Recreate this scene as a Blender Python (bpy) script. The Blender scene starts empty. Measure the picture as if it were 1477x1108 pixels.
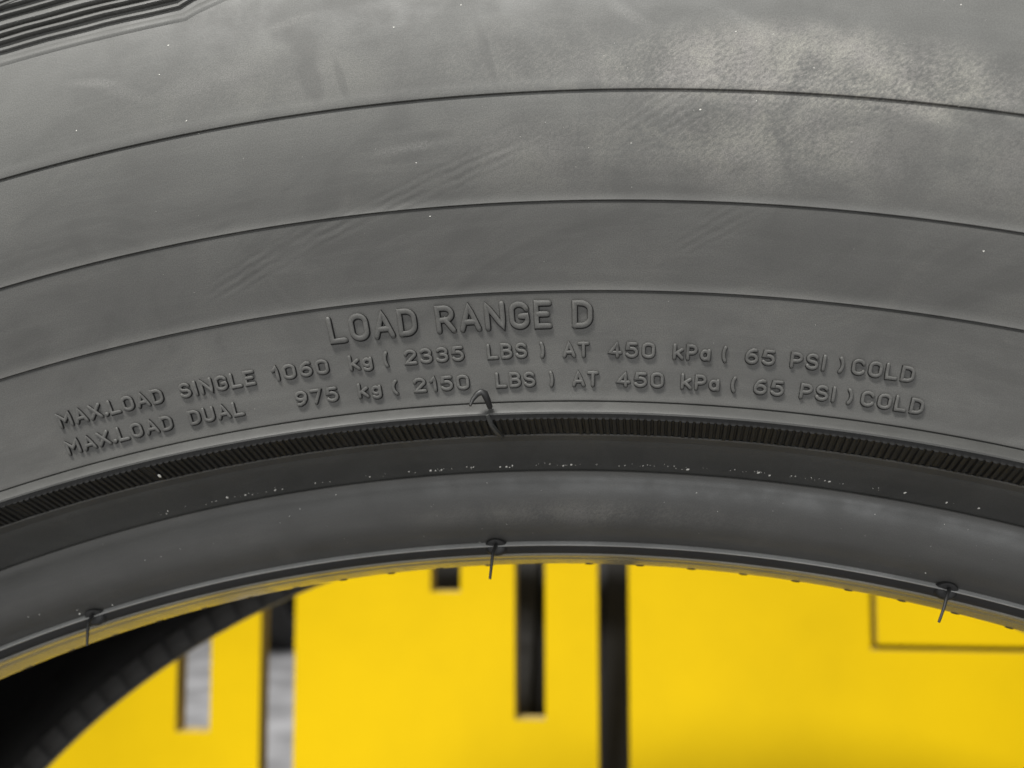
import bpy, bmesh, math, random
from math import sin, cos, pi, radians, hypot, sqrt
from mathutils import Matrix, Vector

sc = bpy.context.scene
random.seed(7)
R_OUT = 0.386          # tyre radius (m); the axis is this high above the floor
MM = 0.001

# ------------------------------------------------------------------ camera
cam = bpy.data.cameras.new('camera')
camo = bpy.data.objects.new('camera', cam)
sc.collection.objects.link(camo)
RC = ((0.99147, 0.01178, 0.12983), (0.0, 0.99591, -0.09040), (-0.13036, 0.08963, 0.98741))
CP = (15.463, 263.809, 183.234)
rows = [RC[0], tuple(-v for v in RC[2]), RC[1]]
mw = Matrix([[*rows[i], 0] for i in range(3)] + [[0, 0, 0, 1]])
mw.translation = Vector((CP[0] * MM, -CP[2] * MM, CP[1] * MM + R_OUT))
camo.matrix_world = mw
cam.sensor_width = 36
cam.lens = 36 * 1700 / 1477
cam.clip_start = 0.005
cam.clip_end = 60
cam.dof.use_dof = True
cam.dof.focus_distance = 0.163
cam.dof.aperture_fstop = 23
sc.camera = camo

# ------------------------------------------------------------------ light
w = bpy.data.worlds.new('World')
sc.world = w
w.use_nodes = True
bg = w.node_tree.nodes['Background']
bg.inputs[0].default_value = (1.0, 0.99, 0.965, 1)
bg.inputs[1].default_value = 0.22

def area(name, loc, target, sx, sy, power, col):
    l = bpy.data.lights.new(name, 'AREA')
    l.shape = 'RECTANGLE'; l.size = sx; l.size_y = sy; l.energy = power; l.color = col
    o = bpy.data.objects.new(name, l)
    sc.collection.objects.link(o)
    o.location = loc
    o.rotation_euler = (Vector(target) - Vector(loc)).to_track_quat('-Z', 'Y').to_euler()
    return o
area('overhead_light', (-0.62, -1.85, 2.75), (0, 0.1, 0.68), 0.9, 0.35, 146, (1.0, 0.985, 0.95))
area('overhead_light', (-1.4, 3.0, 2.9), (-1.2, 3.2, 0), 1.6, 1.6, 70, (1.0, 0.98, 0.95))  # added unseen light, brightens the floor far behind the panel
area('shop_front_window', (0.5, -3.4, 1.1), (0, 0.4, 0.55), 2.4, 1.6, 58, (0.97, 0.99, 1.0))

vs = sc.view_settings
vs.view_transform = 'Standard'; vs.look = 'None'; vs.exposure = 0; vs.gamma = 1
vs.use_curve_mapping = False

# ------------------------------------------------------------------ node helpers
class NT:
    def __init__(s, name):
        s.m = bpy.data.materials.new(name); s.m.use_nodes = True
        s.t = s.m.node_tree; s.b = s.t.nodes['Principled BSDF']
    def n(s, kind, **kw):
        x = s.t.nodes.new('ShaderNode' + kind)
        for k, v in kw.items(): setattr(x, k, v)
        return x
    def l(s, a, b): s.t.links.new(a, b)
    def put(s, sock, v):
        if hasattr(v, 'links') or hasattr(v, 'is_linked'): s.l(v, sock)
        else: sock.default_value = v
    def math(s, op, a, b=0.0, clamp=False):
        x = s.n('Math', operation=op, use_clamp=clamp)
        s.put(x.inputs[0], a); s.put(x.inputs[1], b)
        return x.outputs[0]
    def mixc(s, f, a, b):
        x = s.n('Mix', data_type='RGBA')
        s.put(x.inputs[0], f); s.put(x.inputs[6], a); s.put(x.inputs[7], b)
        return x.outputs[2]
    def noise(s, vec, scale, detail=3, rough=0.55, dist=0.0):
        x = s.n('TexNoise')
        s.l(vec, x.inputs['Vector'])
        x.inputs['Scale'].default_value = scale; x.inputs['Detail'].default_value = detail
        x.inputs['Roughness'].default_value = rough; x.inputs['Distortion'].default_value = dist
        return x.outputs['Fac']
    def ramp(s, v, lo, hi, a=0.0, b=1.0, smooth=True):
        x = s.n('MapRange', interpolation_type='SMOOTHSTEP' if smooth else 'LINEAR')
        s.put(x.inputs['Value'], v)
        for k, q in zip(('From Min', 'From Max', 'To Min', 'To Max'), (lo, hi, a, b)): x.inputs[k].default_value = q
        return x.outputs['Result']
    def mapping(s, vec, loc=(0, 0, 0), rot=0.0, scale=(1, 1, 1)):
        x = s.n('Mapping', vector_type='TEXTURE')     # texture space: moves / turns / sizes the pattern itself
        s.l(vec, x.inputs[0])
        x.inputs['Location'].default_value = loc; x.inputs['Rotation'].default_value = (0, 0, rot); x.inputs['Scale'].default_value = scale
        return x.outputs[0]
    def blob(s, uv, u, v, ru, rv, rot=0.0, lo=0.0, hi=0.6, wob=None):
        """soft ellipse, 1 inside, 0 outside"""
        m = s.mapping(uv, (u, v, 0), rot, (ru, rv, 1))
        g = s.n('TexGradient', gradient_type='SPHERICAL'); s.l(m, g.inputs[0])
        f = g.outputs['Fac']
        if wob is not None: f = s.math('ADD', f, s.math('MULTIPLY', s.math('SUBTRACT', wob, 0.5), 0.5))
        return s.ramp(f, lo, hi)

def D(deg): return radians(deg) * 0.3     # u coordinate (m along a 300 mm radius) of an angle
def V(mm): return mm * MM

# ------------------------------------------------------------------ materials
def rubber(name, base, dusty=True, rough=0.55, spec=0.5, relief=0.55, smoky=1.0):
    k = NT(name)
    uvn = k.n('UVMap'); uvn.uv_map = 'arc'
    uv = uvn.outputs[0]
    big = k.noise(uv, 34, 4, 0.6)
    med = k.noise(uv, 150, 4, 0.6)
    fine = k.noise(uv, 2600, 2, 0.6)
    grain = k.noise(uv, 7000, 1, 0.5)
    streak = k.noise(k.mapping(uv, scale=(9, 1, 1)), 700, 4, 0.6)      # wiped along the circumference
    c = k.mixc(k.ramp(big, 0.3, 0.7), [x * 0.9 for x in base] + [1], [x * 1.12 for x in base] + [1])
    smoke = k.noise(k.mapping(uv, rot=0.25, scale=(2.2, 1, 1)), 75, 6, 0.68, 1.2)      # smoky handling marks
    c = k.mixc(k.ramp(smoke, 0.38, 0.56, 0.5 * smoky, 0.0), c, [x * 0.66 for x in base] + [1])
    c = k.mixc(k.ramp(smoke, 0.55, 0.72, 0.0, 0.35 * smoky), c, [base[0] * 1.5, base[1] * 1.5, base[2] * 1.42, 1])
    c = k.mixc(k.math('MULTIPLY', k.ramp(streak, 0.45, 0.75), 0.22), c, [x * 1.6 for x in base] + [1])
    bump_h = k.math('ADD', k.math('MULTIPLY', fine, 0.35), k.math('MULTIPLY', grain, 0.3))
    if dusty:
        # beige dust rubbed on above and below the outermost line
        slant = k.noise(k.mapping(uv, rot=radians(42), scale=(2.0, 1, 1)), 2700, 5, 0.72)
        cloud = k.noise(uv, 95, 5, 0.62, 0.6)
        m1 = k.blob(uv, D(6.3), V(318.5), 0.038, 0.0078, -0.02, 0.0, 0.7, cloud)
        m2 = k.blob(uv, D(5.3), V(311), 0.032, 0.011, 0, 0.05, 0.95, cloud)
        m3 = k.blob(uv, D(0.0), V(320), 0.03, 0.009, 0, 0.05, 1.0, cloud)
        m4 = k.blob(uv, D(11), V(312), 0.03, 0.013, 0, 0.05, 1.0, cloud)
        m5 = k.blob(uv, D(-6), V(321), 0.05, 0.012, 0, 0.05, 1.3, cloud)
        m6 = k.blob(uv, D(0.5), V(309), 0.04, 0.010, 0, 0.05, 1.3, cloud)
        m7 = k.blob(uv, D(1.0), V(260.5), 0.05, 0.0035, 0, 0.1, 1.2, cloud)
        tot = k.math('MULTIPLY', m1, 1.0)
        for m, a in ((m2, 0.6), (m3, 0.34), (m4, 0.3), (m5, 0.25), (m6, 0.32), (m7, 0.35)):
            tot = k.math('MAXIMUM', tot, k.math('MULTIPLY', m, a))
        dustf = k.math('MULTIPLY', tot, k.ramp(k.math('ADD', k.math('MULTIPLY', cloud, 0.5), k.math('MULTIPLY', slant, 0.6)), 0.42, 0.66), True)
        dustc = k.mixc(k.ramp(med, 0.35, 0.65), (0.34, 0.325, 0.275, 1), (0.30, 0.28, 0.262, 1))
        c = k.mixc(k.math('MULTIPLY', dustf, 0.78), c, dustc)
        sparkle = k.math('MULTIPLY', k.ramp(slant, 0.66, 0.76), k.math('MULTIPLY', tot, 0.55))
        c = k.mixc(sparkle, c, (0.5, 0.48, 0.43, 1))
        bump_h = k.math('ADD', bump_h, k.math('MULTIPLY', k.math('MULTIPLY', slant, tot), 2.2))
        # paler colour towards the outer sidewall paints in its brighter lighting
        spl = k.n('SeparateXYZ'); k.l(uv, spl.inputs[0])
        lit_tint = k.math('MULTIPLY', k.ramp(k.math('ADD', spl.outputs[1], k.math('MULTIPLY', k.math('SUBTRACT', big, 0.5), 0.02)), 0.296, 0.326), k.ramp(cloud, 0.25, 0.6, 0.5, 1.0))
        c = k.mixc(k.math('MULTIPLY', lit_tint, 0.24), c, (0.135, 0.14, 0.132, 1))
        # dark finger and handling smudges: (degrees, radius, half width, half height, turn)
        for (a, r, ru, rv, rot, s) in ((-6.3, 328.5, .0016, .0028, .35, .6), (-5.7, 325.5, .0016, .0034, .3, .5), (-5.6, 320, .0014, .0032, .25, .6),
                                       (-4.85, 319.5, .0006, .003, .2, .6), (-1.35, 321.5, .0006, .0048, .25, .55), (1.9, 303.5, .0014, .0028, .5, .5),
                                       (7.6, 296.5, .0072, .0062, 0, .42), (9.7, 310, .0016, .003, 0, .4), (8.6, 311, .004, .003, 0, .35),
                                       (9.8, 315, .0036, .0014, -.1, .6), (-12.2, 304, .0012, .0032, .35, .5), (3.0, 302.6, .006, .0016, 0, .4),
                                       (-2.6, 311, .0022, .0007, .05, .5), (-9.5, 296, .009, .0045, .2, .3), (0.6, 298.5, .006, .003, 0, .3),
                                       (-7, 306, .012, .004, .1, .25), (6.5, 300.5, .013, .003, 0, .3)):
            b = k.blob(uv, D(a), V(r), ru * 1.5, rv * 1.5, rot, 0.1, 0.6, med)
            c = k.mixc(k.math('MULTIPLY', b, s * 0.8), c, [x * 0.78 for x in base] + [1])
        # pale rub marks
        for (a, r, ru, rv, rot, s) in ((-10.9, 325.4, .0045, .0007, -.25, .5), (-10.2, 323.0, .004, .001, -.5, .3), (2.0, 325.5, .004, .0009, -.6, .4),
                                       (4.6, 324.5, .004, .0009, -.5, .4), (-3.4, 309.8, .006, .0008, .08, .45), (-6, 328.5, .004, .0007, .2, .4),
                                       (-8, 322.5, .007, .0014, .1, .25)):
            b = k.blob(uv, D(a), V(r), ru * 1.4, rv * 1.4, rot, 0.05, 0.8, med)
            c = k.mixc(k.math('MULTIPLY', k.math('MULTIPLY', b, k.ramp(fine, 0.3, 0.7, 0.3, 1.0)), s * 0.55), c, (0.27, 0.265, 0.25, 1))
        # bundles of fine slanted lines pressed into the rubber
        for (a, r, ru, rv, rot, s) in ((-3.0, 304.6, .019, .0026, .31, 1), (-7.2, 298.3, .017, .0024, .31, 0.9), (2.9, 312.5, .011, .0038, .55, .9), (4.3, 299.3, .008, .0025, .5, .6)):
            b = k.blob(uv, D(a), V(r), ru, rv, rot, 0.0, 0.5)
            mp = k.mapping(uv, (D(a), V(r), 0), rot + 0.02)
            wv = k.n('TexWave', wave_type='BANDS', bands_direction='Y')
            k.l(mp, wv.inputs[0]); wv.inputs['Scale'].default_value = 290; wv.inputs['Distortion'].default_value = 2.0
            wv.inputs['Detail'].default_value = 2; wv.inputs['Detail Scale'].default_value = 1.2
            bump_h = k.math('ADD', bump_h, k.math('MULTIPLY', k.math('MULTIPLY', wv.outputs['Fac'], b), k.ramp(med, 0.35, 0.6, 0.25 * s, 1.1 * s)))
    c = k.mixc(k.ramp(grain, 0.35, 0.65, 0.0, 0.5), c, [x * 0.5 for x in base] + [1])
    k.l(c, k.b.inputs['Base Color'])
    k.l(k.ramp(med, 0.3, 0.7, rough - 0.05, rough + 0.08), k.b.inputs['Roughness'])
    k.b.inputs['Specular IOR Level'].default_value = spec
    bp = k.n('Bump'); bp.inputs['Strength'].default_value = relief; bp.inputs['Distance'].default_value = 0.00006
    k.l(bump_h, bp.inputs['Height']); k.l(bp.outputs[0], k.b.inputs['Normal'])
    return k.m

M_side = rubber('sidewall_rubber', (0.079, 0.078, 0.073), True, 0.56)
M_plain = rubber('plain_rubber', (0.05, 0.051, 0.049), False, 0.52)
M_dark = rubber('dark_rubber', (0.018, 0.018, 0.018), False, 0.5, 0.4)
M_flange = rubber('flange_rubber', (0.046, 0.046, 0.043), False, 0.5)
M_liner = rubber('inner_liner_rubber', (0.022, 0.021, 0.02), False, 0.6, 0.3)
M_bead = rubber('bead_rubber', (0.060, 0.059, 0.055), True, 0.46, smoky=0.35)
M_lip = rubber('lip_rubber', (0.056, 0.056, 0.053), False, 0.5)
M_flank = rubber('flank_shade_rubber', (0.015, 0.015, 0.015), False, 0.6, 0.3)
M_pad = rubber('pad_rubber', (0.046, 0.044, 0.041), False, 0.6, 0.3)
M_seat = rubber('bead_seat_rubber', (0.24, 0.235, 0.21), False, 0.18, 0.6, 0.08)
M_line = rubber('heel_glint_rubber', (0.34, 0.34, 0.33), False, 0.4)  # pale colour paints the highlight along the heel ridge
M_rib = rubber('rib_rubber', (0.0145, 0.0145, 0.014), False, 0.55, 0.3)

def simple(name, col, rough, nscale=30, amp=0.06, spec=0.5):
    k = NT(name)
    tc = k.n('TexCoord')
    f = k.noise(tc.outputs['Object'], nscale, 5, 0.6)
    c = k.mixc(k.ramp(f, 0.3, 0.7), [x * (1 - amp) for x in col] + [1], [min(1, x * (1 + amp)) for x in col] + [1])
    k.l(c, k.b.inputs['Base Color']); k.b.inputs['Roughness'].default_value = rough
    k.b.inputs['Specular IOR Level'].default_value = spec
    return k.m
M_yellow = simple('yellow_paint', (0.63, 0.418, 0.0005), 0.6, 4, 0.1, 0.12)
M_core = simple('bare_board_edge', (0.46, 0.34, 0.10), 0.8, 90, 0.1, 0.2)
M_floor = simple('pale_floor', (0.40, 0.40, 0.415), 0.4, 5, 0.32)
M_speck = simple('dust_speck', (0.66, 0.65, 0.6), 0.6, 200, 0.05)

# ------------------------------------------------------------------ mesh helpers
def P(r, a, z):
    """tyre frame (radius mm, angle rad from the top, z mm toward the viewer) -> local metres (x, y back, z up)"""
    return (r * sin(a) * MM, -z * MM, r * cos(a) * MM)

def mesh_obj(name, verts, faces, mat, parent=None, loc=(0, 0, 0), uvs=None, smooth=35):
    me = bpy.data.meshes.new(name)
    me.from_pydata(verts, [], faces); me.validate()
    if uvs is not None:
        lay = me.uv_layers.new(name='arc')
        for lp in me.loops: lay.data[lp.index].uv = uvs[lp.vertex_index]
    if smooth is not None:
        me.shade_smooth()
        me.set_sharp_from_angle(angle=radians(smooth))
    me.materials.append(mat)
    o = bpy.data.objects.new(name, me)
    sc.collection.objects.link(o)
    o.parent = parent; o.location = loc
    return o

def revolve(name, prof, mat, parent, loc, segs=720, wob=0.0, smooth=30):
    """prof: list of (r, z) in mm.  The seam in u sits at the foot of the tyre."""
    verts, uvs, faces = [], [], []
    n = len(prof)
    for j in range(segs + 1):
        a = -pi + 2 * pi * j / segs
        for (r, z) in prof:
            verts.append(P(r, a, z)); uvs.append((a * 0.3, r * MM))
    for j in range(segs):
        for i in range(n - 1):
            faces.append((j * n + i, j * n + i + 1, (j + 1) * n + i + 1, (j + 1) * n + i))
    me_uv = list(uvs)
    # weld the seam
    o = mesh_obj(name, verts, faces, mat, parent, loc, me_uv, None)
    bm = bmesh.new(); bm.from_mesh(o.data)
    bmesh.ops.remove_doubles(bm, verts=bm.verts, dist=1e-7)
    bm.to_mesh(o.data); bm.free()
    o.data.shade_smooth(); o.data.set_sharp_from_angle(angle=radians(smooth))
    return o

def pchip(pts):
    xs = [p[0] for p in pts]; ys = [p[1] for p in pts]; n = len(xs)
    h = [xs[i + 1] - xs[i] for i in range(n - 1)]; d = [(ys[i + 1] - ys[i]) / h[i] for i in range(n - 1)]
    m = [d[0]] + [0 if d[i - 1] * d[i] <= 0 else 2 * d[i - 1] * d[i] / (d[i - 1] + d[i]) for i in range(1, n - 1)] + [d[-1]]
    def f(x):
        if x <= xs[0]: return ys[0] + m[0] * (x - xs[0])
        if x >= xs[-1]: return ys[-1] + m[-1] * (x - xs[-1])
        i = max(k for k in range(n - 1) if xs[k] <= x)
        t = (x - xs[i]) / h[i]
        return ((2 * t**3 - 3 * t**2 + 1) * ys[i] + (t**3 - 2 * t**2 + t) * h[i] * m[i] + (-2 * t**3 + 3 * t**2) * ys[i + 1] + (t**3 - t**2) * h[i] * m[i + 1])
    return f

base = pchip([(276.5, 19.2), (279, 20.1), (284, 22.0), (290.8, 25.1), (296, 27.8), (301.5, 30.4), (308, 32.7), (315.6, 34.3), (324, 34.9),
              (331, 34.4), (338, 32.5), (345, 29.5), (352, 25), (358, 19), (363, 11)])
def detail(r):
    z = base(r)
    for r0 in (290.85, 301.95):                       # stepped lines: groove below, rolled lip above
        t = r - r0
        if -0.2 < t < 0.12: z -= 0.42
        elif 0.12 <= t < 1.3: z += 0.2 * (1 - (t - 0.12) / 1.18) ** 2
    t = r - 315.6
    if -0.24 < t < 0.24: z -= 0.6
    if 0.26 < t < 1.0: z += 0.08
    return z
def breakpoints():
    rs = [276.5 + 0.75 * i for i in range(int((363 - 276.5) / 0.75) + 1)]
    for r0 in (290.85, 301.95): rs += [r0 - .21, r0 - .19, r0 + .11, r0 + .14, r0 + .22, r0 + .32, r0 + .45, r0 + .6, r0 + .8, r0 + 1.0, r0 + 1.3]
    rs += [315.6 + t for t in (-.25, -.23, -.1, .1, .23, .25)]
    return sorted(set(round(x, 3) for x in rs))

# ------------------------------------------------------------------ setting
def struct(o): o['kind'] = 'structure'; return o
fl = mesh_obj('floor', [(-9, -4, 0), (9, -4, 0), (9, 14, 0), (-9, 14, 0)], [(0, 1, 2, 3)], M_floor, smooth=None)
struct(fl)

# ------------------------------------------------------------------ the tyre
def empty(name, loc, label, cat, group=None):
    o = bpy.data.objects.new(name, None); sc.collection.objects.link(o)
    o.empty_display_size = 0.05; o.location = loc
    o['label'] = label; o['category'] = cat
    if group: o['group'] = group
    return o

ZC = -94.0                                    # mid plane of the tyre
tyre = empty('tyre', (0, -ZC * MM, 0), 'large new black tyre with raised load lettering, standing in front of the yellow panel', 'tyre', 'black tyres')
OFF = (0, ZC * MM, R_OUT)                     # parts: origin on the axis, in the plane of the near bead

side_prof = [(274.45, 20.7), (274.5, 20.95), (274.75, 21.02), (275.2, 20.75), (276.2, 19.55), (276.25, 19.1), (276.4, 19.0), (276.45, 19.3), (276.65, 19.38), (277.0, 19.4)]
side_prof += [(r, detail(r)) for r in breakpoints() if r > 277.3]
sidewall = revolve('sidewall', side_prof[6:], M_side, tyre, OFF)
lip = revolve('rim_protector_lip', side_prof[:7], M_lip, tyre, OFF)

# finely ribbed band under the rim-protector lip (each rib about 9 pixels wide: one joined part)
NR = 1800
rv, rf, ruv = [], [], []
ring = []
for i in range(NR):
    nick = random.uniform(0.75, 1.2) if random.random() > .04 else random.uniform(0.1, 0.5)
    for q, (off, h) in enumerate(((0, 0), (0.22, 0), (0.38, 1), (0.84, 1))):
        a = -pi + 2 * pi * (i + off) / NR
        row = []
        for (r, z, lift) in ((274.45, 20.7, 0), (274.2, 20.55, 0.0), (273.9, 20.4, 0.16), (272.9, 17.6, 0.33), (272.2, 15.9, 0.33), (272.15, 15.25, 0.1), (272.05, 14.95, 0.0)):
            row.append(len(rv)); rv.append(P(r - h * lift * nick, a, z + h * lift * 0.35)); ruv.append((a * 0.3, r * MM))
        ring.append(row)
for j in range(len(ring)):
    A, B = ring[j], ring[(j + 1) % len(ring)]
    for i in range(len(A) - 1): rf.append((A[i], A[i + 1], B[i + 1], B[i]))
rib = mesh_obj('ribbed_band', rv, rf, M_rib, tyre, OFF, ruv, 25)
rib['kind'] = 'stuff'

# bead: sloping flange face, rounded bulge, heel line, seat and toe
def arcpts(p0, p1, p2, n):
    return [((1 - t)**2 * p0[0] + 2 * t * (1 - t) * p1[0] + t * t * p2[0], (1 - t)**2 * p0[1] + 2 * t * (1 - t) * p1[1] + t * t * p2[1]) for t in [i / n for i in range(n + 1)]]
revolve('rib_foot_glint', [(272.05, 14.95), (271.98, 15.18), (271.88, 15.2), (271.72, 14.9)], M_side, tyre, OFF)  # paler rubber strip, painting the light caught by the rib ends
flange_prof = [(271.72, 14.9), (271.2, 13.4), (271.05, 13.0), (271.0, 12.95)] + [(271.0 - 3.8 * t, 12.95 - 7.4 * t) for t in (.2, .4, .6, .8, 1)] + [(267.0, 5.2), (266.95, 5.15)]
flange = revolve('flange_face', flange_prof, M_flange, tyre, OFF)
bead_prof = [(266.95, 5.15), (266.88, 5.45), (266.75, 5.55), (266.5, 5.4)] + arcpts((266.3, 5.15), (260.0, 6.9), (256.15, -0.95), 22)[1:] + \
            [(256.0, -1.0)]
bead = revolve('bead', bead_prof, M_bead, tyre, OFF)
revolve('heel_line', [(256.0, -1.0), (255.85, -0.8), (255.65, -0.4), (255.52, -0.3), (255.42, -0.38), (255.36, -0.6)], M_line, tyre, OFF)
heel = revolve('heel', [(255.36, -0.6), (255.3, -0.95), (255.0, -1.25), (254.5, -1.75), (254.25, -2.1), (254.12, -2.35)], M_dark, tyre, OFF)  # same rubber coloured near-black: shade of the downward-facing strip painted in
seat_prof = [(254.12, -2.35), (254.05, -2.3), (253.9, -2.5), (253.8, -2.75), (253.65, -3.2), (253.42, -4.4), (253.36, -5.2), (253.0, -6.0), (252.86, -7.4), (252.72, -8.0), (252.5, -9.2), (252.2, -10.8), (251.95, -12.3), (251.9, -12.7), (252.0, -13.1), (252.3, -13.4)]
seat = revolve('bead_seat', seat_prof, M_seat, tyre, OFF)

# inner liner from toe to toe
def mirror(p): return [(r, 2 * ZC - z) for (r, z) in p]
lin_half = [(252.3, -13.4), (254, -14.2), (259, -14.5), (266, -11), (274, -2), (283, 8), (292, 15), (302, 20), (315, 22.5), (330, 22), (345, 16), (356, 4), (363, -14), (367, -40), (369, -70), (369.5, ZC)]
liner = revolve('inner_liner', lin_half + mirror(lin_half)[::-1][1:], M_liner, tyre, OFF, 360)

# rear half: mirrored sidewall and bead
rear_prof = mirror([(254.0, -2.5)] + [(255.2, -1.0), (256.0, -1.2)] + arcpts((266.3, 5.15), (259.6, 4.9), (256.0, -1.2), 8)[::-1] + [(267, 5.2), (272, 15), (274.5, 22.3), (276.4, 19.2)] + [(r, base(r)) for r in range(278, 363, 3)] + [(363, base(363))])
rear = revolve('rear_sidewall', rear_prof, M_plain, tyre, OFF, 360)
rseat = revolve('rear_bead_seat', mirror(seat_prof), M_seat, tyre, OFF, 360)

# tread crown with circumferential grooves
tp = [(363, 11), (372, 2), (378, -6), (381.5, -12)]
for g in (-38, -72, -116, -150):
    r = 386 - ((g - ZC) / 78) ** 2 * 3.5
    tp += [(r, g + 5), (r - 9, g + 4), (r - 9, g - 4), (r, g - 5)]
tp += [(381.5, 2 * ZC + 12), (378, 2 * ZC + 6), (372, 2 * ZC - 2), (363, 2 * ZC - 11)]
tread = revolve('tread', tp, M_plain, tyre, OFF, 360, smooth=30)

# ---- stroke ridge (used for lettering and for the serrated shoulder blocks)
def ridge(verts, faces, path, half, height, place, closed=False, top=0.62, tail=True):
    """path: 2D points (x, y); place(x, y, h) -> 3D.  Cross-section: steep flank, rounded top."""
    sec = [(-1, -0.35), (-0.9, 0.3), (-0.72, 0.86), (-0.55, 0.98), (0, 1.02), (0.55, 0.98), (0.72, 0.86), (0.9, 0.3), (1, -0.35)]
    pts = [Vector(p) for p in path]
    ds = []
    n = len(pts)
    for i in range(n):
        a = pts[i - 1] if i else (pts[-2] if closed else pts[0])
        b = pts[i + 1] if i < n - 1 else (pts[1] if closed else pts[-1])
        d = (b - a).normalized(); ds.append(d)
    rings = []
    def add(p, d, s):
        nrm = Vector((-d.y, d.x)); r = []
        for (u, h) in sec:
            q = p + nrm * (u * half * s)
            r.append(len(verts)); verts.append(place(q.x, q.y, (h if h < 0 else h * (0.25 + 0.75 * s)) * height))
        rings.append(r)
    if not closed:
        for t in (0.97, 0.8, 0.5): add(pts[0] - ds[0] * half * t, ds[0], sqrt(1 - t * t))
    for i in range(n): 
        dev = 1.0
        if 0 < i < n - 1:
            c = (pts[i] - pts[i - 1]).normalized().dot((pts[i + 1] - pts[i]).normalized())
            dev = min(1.6, 1 / max(0.35, sqrt((1 + c) / 2)))
        nrm_s = dev
        add(pts[i], ds[i], min(nrm_s, 1.35))
    if not closed:
        for t in (0.5, 0.8, 0.97): add(pts[-1] + ds[-1] * half * t, ds[-1], sqrt(1 - t * t))
    for k in range(len(rings) - 1):
        A, B = rings[k], rings[k + 1]
        for i in range(len(sec) - 1): faces.append((A[i], B[i], B[i + 1], A[i + 1]))
    if not closed:
        faces.append(tuple(rings[0])); faces.append(tuple(rings[-1][::-1]))

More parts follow.
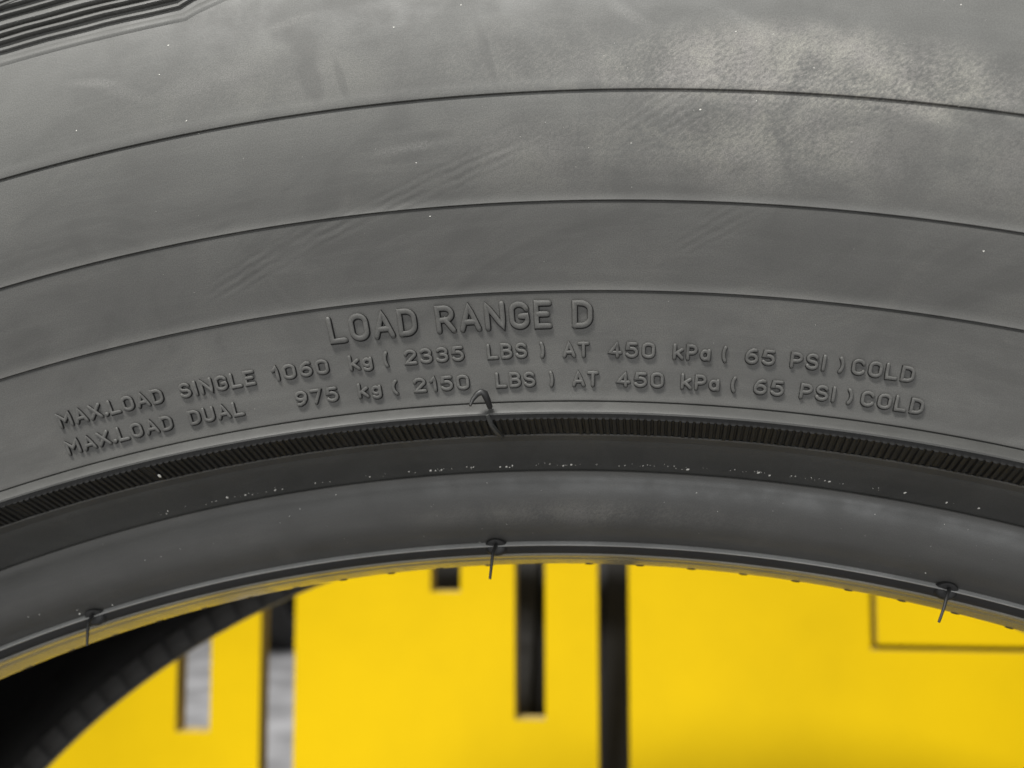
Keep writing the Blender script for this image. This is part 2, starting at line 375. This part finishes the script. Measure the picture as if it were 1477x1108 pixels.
# ---- lettering: rounded engraving alphabet, each glyph = (width, strokes) on a cap height of 1
def el(cx, cy, rx, ry, a0, a1, n=14):
    return [(cx + rx * cos(radians(a0 + (a1 - a0) * i / n)), cy + ry * sin(radians(a0 + (a1 - a0) * i / n))) for i in range(n + 1)]
def rrect(w, r=0.5):
    return el(w / 2, 1 - w / 2 * r * 2, w / 2, w / 2 * r * 2, 0, 180) + el(w / 2, w / 2 * r * 2, w / 2, w / 2 * r * 2, 180, 360) + [(w, 1 - w / 2 * r * 2)]
G = {
 'M': (.72, [[(0, 0), (0, 1), (.36, .42), (.72, 1), (.72, 0)]]),
 'A': (.64, [[(0, 0), (.32, 1), (.64, 0)], [(.11, .3), (.53, .3)]]),
 'X': (.60, [[(0, 0), (.6, 1)], [(0, 1), (.6, 0)]]),
 '.': (.08, [[(.02, .02), (.06, .05)]]),
 'L': (.50, [[(0, 1), (0, 0), (.5, 0)]]),
 'O': (.58, [rrect(.58)]),
 '0': (.52, [rrect(.52)]),
 'D': (.56, [[(0, 0), (0, 1), (.22, 1)] + el(.22, .66, .34, .34, 90, 0)[1:] + [(.56, .34)] + el(.22, .34, .34, .34, 0, -90) + [(0, 0)]]),
 'S': (.54, [el(.27, .75, .26, .25, 25, 190)[:-1] + el(.27, .75, .26, .25, 190, 250, 4) + [(.3, .49)] + el(.27, .25, .27, .25, 60, -10, 6) + el(.27, .25, .27, .25, -10, -160)[1:]]),
 'I': (.02, [[(.01, 0), (.01, 1)]]),
 'N': (.60, [[(0, 0), (0, 1), (.6, 0), (.6, 1)]]),
 'G': (.58, [el(.29, .71, .29, .29, 20, 180) + el(.29, .29, .29, .29, 180, 360) + [(.58, .46), (.34, .46)]]),
 'E': (.48, [[(.48, 1), (0, 1), (0, 0), (.48, 0)], [(0, .52), (.4, .52)]]),
 '1': (.22, [[(0, .76), (.2, 1), (.2, 0)]]),
 '2': (.52, [el(.26, .74, .26, .26, 170, -20) + [(0, 0), (.52, 0)]]),
 '3': (.52, [el(.25, .75, .25, .25, 150, -80) + [(.22, .51)], [(.22, .51)] + el(.25, .26, .27, .26, 80, -155)]),
 '4': (.56, [[(.40, 0), (.40, 1), (0, .28), (.56, .28)]]),
 '5': (.52, [[(.48, 1), (.08, 1), (.03, .53)] + el(.25, .32, .27, .32, 120, -150)]),
 '6': (.52, [el(.26, .3, .26, .3, 0, 360, 20), [(0, .3), (.02, .58), (.14, .86), (.34, 1), (.46, .97)]]),
 '9': (.52, [el(.26, .7, .26, .3, 0, 360, 20), [(.52, .7), (.5, .42), (.38, .14), (.18, 0), (.06, .03)]]),
 '7': (.50, [[(0, 1), (.5, 1), (.16, 0)]]),
 'k': (.50, [[(0, 0), (0, 1)], [(.46, .68), (.02, .3)], [(.16, .42), (.5, 0)]]),
 'g': (.48, [el(.22, .42, .22, .27, 0, 360, 18), [(.46, .70), (.46, .02)] + el(.23, .02, .23, .2, 0, -150, 10)[1:]]),
 'a': (.46, [el(.22, .33, .22, .33, 0, 360, 18), [(.46, .68), (.46, 0)]]),
 '(': (.18, [el(.52, .5, .46, .72, 134, 226, 10)]),
 ')': (.18, [el(-.34, .5, .46, .72, 46, -46, 10)]),
 'B': (.54, [[(0, 0), (0, 1), (.26, 1)] + el(.26, .765, .24, .235, 90, -90, 10)[1:] + [(0, .53)], [(.26, .53)] + el(.26, .265, .28, .265, 90, -90, 10)[1:] + [(0, 0)]]),
 'T': (.54, [[(0, 1), (.54, 1)], [(.27, 1), (.27, 0)]]),
 'P': (.52, [[(0, 0), (0, 1), (.25, 1)] + el(.25, .72, .27, .28, 90, -90, 12)[1:] + [(0, .44)]]),
 'R': (.56, [[(0, 0), (0, 1), (.27, 1)] + el(.27, .73, .27, .27, 90, -90, 12)[1:] + [(0, .46)], [(.28, .46), (.56, 0)]]),
 'C': (.56, [el(.28, .71, .28, .29, 20, 180) + el(.28, .29, .28, .29, 180, 340)]),
 'U': (.56, [[(0, 1), (0, .28)] + el(.28, .28, .28, .28, 180, 360)[1:] + [(.56, 1)]]),
}
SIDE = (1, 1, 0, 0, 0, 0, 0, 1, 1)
def letter(ch, a0, a1, r0, cap, half, h):
    """one raised character between angles a0..a1 (degrees of stroke centre lines)"""
    wd, strokes = G[ch]
    am = radians((a0 + a1) / 2); zc = base(r0 + cap / 2)
    sx = (radians(a1 - a0) * (r0 + cap / 2)) / wd if wd > 0.1 else cap
    c0 = Vector(P(r0 + cap / 2, am, zc))
    wob = [random.uniform(-.025, .025) for _ in range(3)]
    def place(x, y, hh):
        r = r0 + y
        a = am + (x - wd * sx / 2 + wob[0] * y) / (r0 + cap / 2)
        return tuple(Vector(P(r, a, base(r) + hh)) - c0)
    v, f = [], []
    for k, s in enumerate(strokes):
        pts = [(x * sx, y * cap * (1 + wob[1] * .6)) for (x, y) in s]
        pts = [p for i, p in enumerate(pts) if i == 0 or hypot(p[0] - pts[i - 1][0], p[1] - pts[i - 1][1]) > 1e-4]
        # resample long straight runs a little so that they follow the curved surface
        q = [pts[0]]
        for p in pts[1:]:
            d = hypot(p[0] - q[-1][0], p[1] - q[-1][1]); n = max(1, int(d / (cap * .25))); b = q[-1]
            # square corners keep their corner: short steps beside it
            for i in range(1, n + 1): q.append((b[0] + (p[0] - b[0]) * i / n, b[1] + (p[1] - b[1]) * i / n))
        ridge(v, f, q, half * (1.15 if ch == '.' else 1), h * (1 + 0.03 * k), place)
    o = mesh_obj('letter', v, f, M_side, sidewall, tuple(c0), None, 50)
    o.data.materials.append(M_flank)                       # near-black side walls: shade round the strokes put into the colour
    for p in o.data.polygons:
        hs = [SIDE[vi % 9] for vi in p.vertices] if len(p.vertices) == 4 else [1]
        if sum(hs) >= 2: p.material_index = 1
    lay = o.data.uv_layers.new(name='arc')
    for lp in o.data.loops:
        co = o.data.vertices[lp.vertex_index].co + c0
        lay.data[lp.index].uv = (math.atan2(co.x, co.z) * .3, hypot(co.x, co.z))
    return o

LINES = [
 (285.95, 3.75, 0.46, 0.50, [('LOAD', -6.302, -3.733), ('RANGE', -3.242, 0.016), ('D', 0.534, 1.138)]),
 (282.1, 2.15, 0.31, 0.44, [('MAX.LOAD', -14.826, -11.488), ('SINGLE', -11.015, -8.68), ('1060', -8.183, -6.463), ('kg', -5.9, -5.165), ('(', -4.906, -4.722), ('2335', -4.276, -2.511), ('LBS', -1.891, -0.718), (')', -0.375, -0.206), ('AT', 0.25, 1.027), ('450', 1.521, 2.847), ('kPa', 3.303, 4.371), ('(', 4.628, 4.805), ('65', 5.275, 6.116), ('PSI', 6.488, 7.47), (')', 7.784, 7.986), ('COLD', 8.126, 9.815)]),
 (278.2, 2.15, 0.31, 0.44, [('MAX.LOAD', -14.908, -11.464), ('DUAL', -10.981, -9.243), ('975', -7.68, -6.333), ('kg', -5.786, -5.031), ('(', -4.803, -4.566), ('2150', -4.12, -2.44), ('LBS', -1.714, -0.522), (')', -0.148, 0.018), ('AT', 0.496, 1.279), ('450', 1.753, 3.126), ('kPa', 3.562, 4.681), ('(', 4.929, 5.118), ('65', 5.582, 6.455), ('PSI', 6.847, 7.863), (')', 8.151, 8.358), ('COLD', 8.509, 10.227)]),
]
for (r0, cap, half, h, words) in LINES:
    r0b, capb = r0 + half, cap - 2 * half + 0.1
    pad = math.degrees(half / r0)
    for (t, a0, a1) in words:
        a0 += pad; a1 -= pad
        if len(t) == 1:
            letter(t, a0, a1, r0b, capb, half, h); continue
        ws = [{'I': .05, '.': .1}.get(c, G[c][0]) for c in t]
        mean = sum(ws) + 0.36 * (len(t) - 1)
        gap = [0.36] * (len(t) - 1)
        for i in range(len(t) - 1):
            if t[i] == '.' or t[i + 1] == '.': gap[i] = .3
        k = (a1 - a0) / (sum(ws) + sum(gap))
        a = a0
        for i, c in enumerate(t):
            letter(c, a, a + ws[i] * k, r0b, capb, half, h)
            a += ws[i] * k + (gap[i] if i < len(gap) else 0) * k

# ---- serrated shoulder blocks, repeated round the tyre
def shoulder_block():
    v, f = [], []
    PER = 20.0
    def pl(x, y, h):                          # x in degrees, y radius
        a = radians(x); return P(y, a, base(y) + h)
    # rim of the block: a bevelled band that follows the outline
    low = [(-21.5 + 0.5 * i, 331.25) for i in range(27)]                 # to -8.5
    out = low + [(-7.9, 332.3), (-7.2, 333.4), (-6.3, 335.0), (-5.2, 337.2), (-4.4, 341), (-4.2, 346), (-4.0, 352)]
    def inset(d):
        return [(x, y + d) for x, y in low[:-1]] + [(-8.5 - d * .06, 331.25 + d), (-8.05 - d * .1, 332.3 + d * .95), (-7.4 - d * .1, 333.4 + d * .9), (-6.55 - d * .1, 335 + d * .85), (-5.5 - d * .1, 337.2 + d * .8), (-4.7 - d * .12, 341 + d * .2), (-4.5 - d * .12, 346), (-4.3 - d * .12, 352)]
    rows = [(0, -0.12), (0.35, 0.06), (0.6, 0.16), (0.8, 0.19), (1.1, 0.14), (1.5, 0.03), (1.7, -0.05), (1.9, -0.3)]
    L = len(out)
    for (d, h) in rows:
        for (x, y) in (inset(d) if d > 0 else out): v.append(pl(x, y, h))
    for k in range(len(rows) - 1):
        for i in range(L - 1): f.append((k * L + i, k * L + i + 1, (k + 1) * L + i + 1, (k + 1) * L + i))
    # ridges
    for q, d in enumerate((2.75, 4.1, 5.4, 6.9, 8.6, 10.3, 12)):
        path = inset(d)
        path = [(x, y) for x, y in path if y < 353]
        K = 5.85                             # mm per degree
        def place(x, y, h): return pl(x / K, y, h)
        pp = [(x * K, y) for x, y in path]
        wob = [(x, y + 0.05 * sin(x * .6 + q)) for x, y in pp]
        ridge(v, f, wob, 0.36 if q != 3 else 0.6, 0.55 if q == 0 else 0.95, place)
        if q > 3:
            ridge(v, f, [(-16.0 * K + (q - 4) * 7, 341.2), (-13.2 * K + (q - 4) * 7, 343.5), (-11.5 * K + (q - 4) * 7, 347.5)], 0.35, 1.15, place)
    uvs = [(math.atan2(a[0], a[2]) * .3, hypot(a[0], a[2])) for a in v]
    return v, f, uvs
v, f, uvs = shoulder_block()
blk = mesh_obj('shoulder_block', v, f, M_side, tyre, OFF, uvs, 40)
for k in range(1, 18):
    o = blk.copy(); sc.collection.objects.link(o); o.parent = tyre
    o.rotation_euler = (0, radians(20 * k), 0)

# ---- square pads inside the far bead, nubs along the near toe
def pad_mesh(pitch):
    hw = pitch / 2 * 0.86; vv = []
    prof = [(252.6, -14.2), (253.6, -15.15), (256.5, -15.5), (259.2, -15.2), (260.6, -13.2)]
    n = 4
    for i in range(n + 1):
        a = -hw + 2 * hw * i / n
        edge = 0.9 if i in (0, n) else 0
        for (r, z) in prof: vv.append(P(r, a, 2 * ZC - (z + edge)))
    m = len(prof)
    return vv, [(i * m + j, i * m + j + 1, (i + 1) * m + j + 1, (i + 1) * m + j) for i in range(n) for j in range(m - 1)]
NP = 190
vv, ff = pad_mesh(2 * pi / NP)
uv2 = [(math.atan2(a[0], a[2]) * .3, hypot(a[0], a[2])) for a in vv]
padm = mesh_obj('bead_pad', vv, ff, M_pad, tyre, OFF, uv2, 40)
for k in range(1, NP):
    o = padm.copy(); sc.collection.objects.link(o); o.parent = tyre
    o.rotation_euler = (0, 2 * pi * k / NP, 0)
nv, nf = [], []
for k in range(NP):
    a0 = 2 * pi * (k + .3) / NP; b = len(nv); n = 6
    for i in range(n + 1):
        t = -1 + 2 * i / n; a = a0 + t * 0.0032; d = 0.17 * sqrt(max(0, 1 - t * t))
        nv += [P(252.2, a, -12.0), P(251.9 - d, a, -12.75), P(252.1 - d * .8, a, -13.6), P(252.8, a, -14.2)]
    for i in range(n):
        for j in range(3): nf.append((b + i * 4 + j, b + i * 4 + j + 1, b + (i + 1) * 4 + j + 1, b + (i + 1) * 4 + j))
nub = mesh_obj('toe_nubs', nv, nf, M_dark, tyre, OFF, [(math.atan2(a[0], a[2]) * .3, hypot(a[0], a[2])) for a in nv], 60)
nub['kind'] = 'stuff'

# ---- vent whiskers
def tube(path, radii, n=8):
    v, f = [], []
    for i, p in enumerate(path):
        p = Vector(p)
        d = (Vector(path[min(i + 1, len(path) - 1)]) - Vector(path[max(i - 1, 0)])).normalized()
        u = d.cross(Vector((0.31, -1, 0.23))).normalized(); w_ = d.cross(u)
        for k in range(n):
            t = 2 * pi * k / n; v.append(tuple(p + (u * cos(t) + w_ * sin(t)) * radii[i]))
    for i in range(len(path) - 1):
        for k in range(n): f.append((i * n + k, i * n + (k + 1) % n, (i + 1) * n + (k + 1) % n, (i + 1) * n + k))
    f.append(tuple(range(n))[::-1]); f.append(tuple(range((len(path) - 1) * n, len(path) * n)))
    return v, f
def part(name, v, f, mat, smooth=50, parent=None):
    return mesh_obj(name, v, f, mat, parent or tyre, OFF if parent is None else (0, 0, 0), [(math.atan2(a[0], a[2]) * .3, hypot(a[0], a[2])) for a in v], smooth)

def bead_whisker(deg, lean, length):
    a = radians(deg)
    def pt(du, r, z): return P(r, a + du / 255, z)
    # vent boss: a low dome that interrupts the heel line
    dv, df = [], []
    rings = [(0.0, .5), (.5, .5), (.95, .42), (1.3, .25), (1.6, -0.5)]
    n = 16
    for (q, h) in rings:
        for k in range(n):
            t = 2 * pi * k / n
            dv.append(pt(q * 1.15 * cos(t), 255.35 + q * 0.92 * sin(t), -1.0 + h - max(0, q * sin(t)) * -1.0))
    for i in range(len(rings) - 1):
        for k in range(n): df.append((i * n + k, i * n + (k + 1) % n, (i + 1) * n + (k + 1) % n, (i + 1) * n + k))
    boss = part('vent_boss', dv, df, M_dark)
    path = [pt(0.15, 256.1, -0.8), pt(0.1, 255.6, 0.3), pt(-.1 + lean * .2, 254.6, 1.3), pt(lean * .55, 253.0, 1.9), pt(lean, 255.6 - length, 2.2)]
    hv, hf = tube(path, [.00032, .00030, .00026, .00024, .00021])
    part('rubber_whisker', hv, hf, M_dark, 50)
bead_whisker(-17.6, -1.0, 4.4)
bead_whisker(-2.52, -0.75, 5.0)
bead_whisker(12.75, -0.9, 4.9)
# bent whisker lying over the rim-protector lip
a = radians(-2.02)
def q_(du, r, z): return P(r, a + du / 276, z)
hv, hf = tube([q_(.75, 275.6, 21.0), q_(.6, 276.6, 22.4), q_(.35, 277.35, 23.0), q_(-.1, 277.6, 23.2), q_(-.7, 277.3, 23.2), q_(-1.25, 276.6, 23.4), q_(-1.6, 275.7, 23.8)],
              [.0004, .00048, .00054, .0005, .0004, .0003, .00018])
part('rubber_whisker', hv, hf, M_dark, 50)
# mould seam strip crossing the ribbed band
sv, sf = tube([q_(.35, 274.6, 21.2), q_(.7, 273.3, 20.0), q_(1.1, 272.3, 17.6), q_(1.5, 271.7, 15.4), q_(1.6, 271.8, 14.6)], [.0003, .00035, .0004, .0004, .0002], 6)
part('mould_seam', sv, sf, M_plain, 50)

# ---- dust specks clinging to the rubber
sv, sf = [], []
def flange_z(r): return 5.15 + (r - 266.95) * (14.75 - 5.15) / (271.9 - 266.95)
def bead_z(r):
    b = [p for p in bead_prof if p[0] > 256]; b.sort()
    for i in range(len(b) - 1):
        if b[i][0] <= r <= b[i + 1][0] and b[i + 1][0] > b[i][0]:
            t = (r - b[i][0]) / (b[i + 1][0] - b[i][0]); return b[i][1] + t * (b[i + 1][1] - b[i][1])
    return 5
def speck(deg, r, z, s, stretch=1.5, turn=0.6):
    b = len(sv); a = radians(deg); m = 6
    rr = [random.uniform(.6, 1.2) for _ in range(m)]
    for k in range(m):
        t = 2 * pi * k / m; x = cos(t) * s * stretch * rr[k]; y = sin(t) * s * rr[k]
        X = x * cos(turn) - y * sin(turn); Y = x * sin(turn) + y * cos(turn)
        sv.append(P(r + Y, a + X / r, z + Y * SL + 0.02))
    sv.append(P(r, a, z + s * .8))
    for k in range(m): sf.append((b + k, b + (k + 1) % m, b + m))
SL = 1.9
deg = -14.0
while deg < 13:
    deg += abs(random.gauss(0.10, 0.12)) + (random.uniform(.3, .9) if random.random() < .12 else 0)
    dens = 1.0 if -6 < deg < 9 else .55
    if random.random() > dens: continue
    r = 267.75 + random.gauss(0, .14) + (0.25 if deg > 4 else 0)
    speck(deg, r, flange_z(r), random.choice((.035, .045, .06, .08, .12)) * random.uniform(.8, 1.2), random.uniform(1.2, 2.2), random.uniform(.2, .7))
speck(-12.4, 272.4, 17.9, .26, 1.1)
SL = -0.3
def surf_speck(deg, r, s): speck(deg, r, base(r), s * .75, random.uniform(1, 1.8), random.uniform(.4, .9))
for d_, r_, s_ in ((-9.0, 328.4, .14), (-9.3, 324.5, .12), (-11.6, 319.5, .13), (-3.5, 325.8, .1), (-1.9, 328, .12), (.6, 328.2, .1), (4.4, 323.2, .13), (3.7, 313.2, .14), (10.7, 299.3, .13),
                   (-3.0, 301.0, .12), (-3.2, 307.8, .1), (9.2, 328.6, .1), (-8.8, 317.5, .1), (2.1, 309, .08), (-2.6, 283.2, .1), (6.2, 319, .1)):
    surf_speck(d_, r_, s_)
for _ in range(30): surf_speck(random.uniform(-13, 10), random.uniform(303, 330), random.uniform(.02, .045))
for _ in range(14): surf_speck(random.uniform(-1, 10), random.uniform(313, 324), random.uniform(.025, .06))
for _ in range(15): surf_speck(random.uniform(-15, 12), random.uniform(278, 300), random.uniform(.02, .05))
SL = 0.25
for _ in range(45):
    r = random.uniform(256.5, 266); speck(random.uniform(-19, 14), r, bead_z(r), random.choice((.025, .03, .04, .06)), random.uniform(1, 1.8))
for d_, r_, s_ in ((-18.05, 256.6, .16), (-18.0, 257.2, .1), (-19.6, 258.6, .09), (-19.2, 258.4, .09), (-16.2, 256.1, .09), (-3.1, 256.2, .09), (11.9, 257.3, .1)):
    speck(d_, r_, bead_z(r_), s_, 1.1)
ds = part('dust_specks', sv, sf, M_speck, None)
ds['kind'] = 'stuff'

# ------------------------------------------------------------------ slotted yellow panel behind the tyre
PZ = -450.0
kx = (CP[2] - PZ) / (CP[2] + 235.0)
def px(x): return (CP[0] + (x - CP[0]) * kx) * MM
def py(y): return (CP[1] + (y - CP[1]) * kx) * MM + R_OUT
TOP = py(300)
X0, X1 = px(-330), px(330)
holes = [(px(-163), px(-150), py(176.7), py(245)), (px(-131.4), px(-118.6), py(120), py(270)), (px(-68.9), px(-58.1), py(228), py(280)),
         (px(-38.6), px(-27.8), py(184), py(275)), (px(-9.3), px(1.5), py(110), py(280)),
         (px(83.0), px(85.2), py(210.2), py(265)), (px(85.2), px(190), py(210.2), py(212.1))]
xs = sorted(set([X0, X1] + [h[0] for h in holes] + [h[1] for h in holes]))
ys = sorted(set([0.012, TOP] + [h[2] for h in holes] + [h[3] for h in holes]))
bm = bmesh.new()
grid = {(i, j): bm.verts.new((x, 0, y)) for i, x in enumerate(xs) for j, y in enumerate(ys)}
for i in range(len(xs) - 1):
    for j in range(len(ys) - 1):
        cx, cy = (xs[i] + xs[i + 1]) / 2, (ys[j] + ys[j + 1]) / 2
        if any(h[0] < cx < h[1] and h[2] < cy < h[3] for h in holes): continue
        bm.faces.new((grid[i, j], grid[i + 1, j], grid[i + 1, j + 1], grid[i, j + 1]))
bmesh.ops.delete(bm, geom=[v_ for v_ in bm.verts if not v_.link_faces], context='VERTS')
ext = bmesh.ops.extrude_face_region(bm, geom=bm.faces[:])
bmesh.ops.translate(bm, verts=[e for e in ext['geom'] if isinstance(e, bmesh.types.BMVert)], vec=(0, 0.014, 0))
bmesh.ops.recalc_face_normals(bm, faces=bm.faces[:])
stand = empty('display_panel', (0, -PZ * MM, 0), 'bright yellow display panel with narrow vertical slots behind the lettered tyre', 'display panel')
me = bpy.data.meshes.new('board'); bm.to_mesh(me); bm.free(); me.materials.append(M_yellow); me.materials.append(M_core)
for p in me.polygons:
    if abs(p.normal.y) < 0.5: p.material_index = 1
bo = bpy.data.objects.new('board', me); sc.collection.objects.link(bo); bo.parent = stand
sx0, sx1, sy0, sy1 = px(83.3) - .012, px(190) + .012, py(210.6) - .012, py(265) + .012
v = [(sx0, .0145, sy0), (sx1, .0145, sy0), (sx1, .0145, sy1), (sx0, .0145, sy1)]
v += [(x, .0185, z) for x, _, z in v]
mesh_obj('backing_plate', v, [(0, 1, 2, 3), (7, 6, 5, 4), (0, 4, 5, 1), (1, 5, 6, 2), (2, 6, 7, 3), (3, 7, 4, 0)], M_yellow, stand, smooth=None)
for x in (X0 + .08, X1 - .08):
    v = [(-.03, -.06, 0), (.03, -.06, 0), (.03, .16, 0), (-.03, .16, 0), (-.03, -.06, .0118), (.03, -.06, .0118), (.03, .16, .0118), (-.03, .16, .0118)]
    mesh_obj('foot', v, [(0, 3, 2, 1), (4, 5, 6, 7), (0, 1, 5, 4), (1, 2, 6, 5), (2, 3, 7, 6), (3, 0, 4, 7)], M_yellow, stand, (x, 0.004, 0), smooth=None)

# ------------------------------------------------------------------ other tyres glimpsed through the slots
def copy_tyre(loc, rz, label):
    r = empty('tyre', loc, label, 'tyre', 'black tyres')
    r.rotation_euler = (0, 0, rz)
    for src in (sidewall, lip, flange, bead, seat, rear, rseat, tread, liner, rib):
        c = src.copy(); sc.collection.objects.link(c); c.parent = r
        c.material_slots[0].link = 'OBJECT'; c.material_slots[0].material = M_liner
    return r
copy_tyre((-0.085, 0.90, 0), radians(90), 'black tyre standing edge-on just behind the slotted yellow panel')
copy_tyre((-1.61, 4.62, 0), radians(90), 'distant black tyre standing alone on the pale floor far beyond the yellow panel')
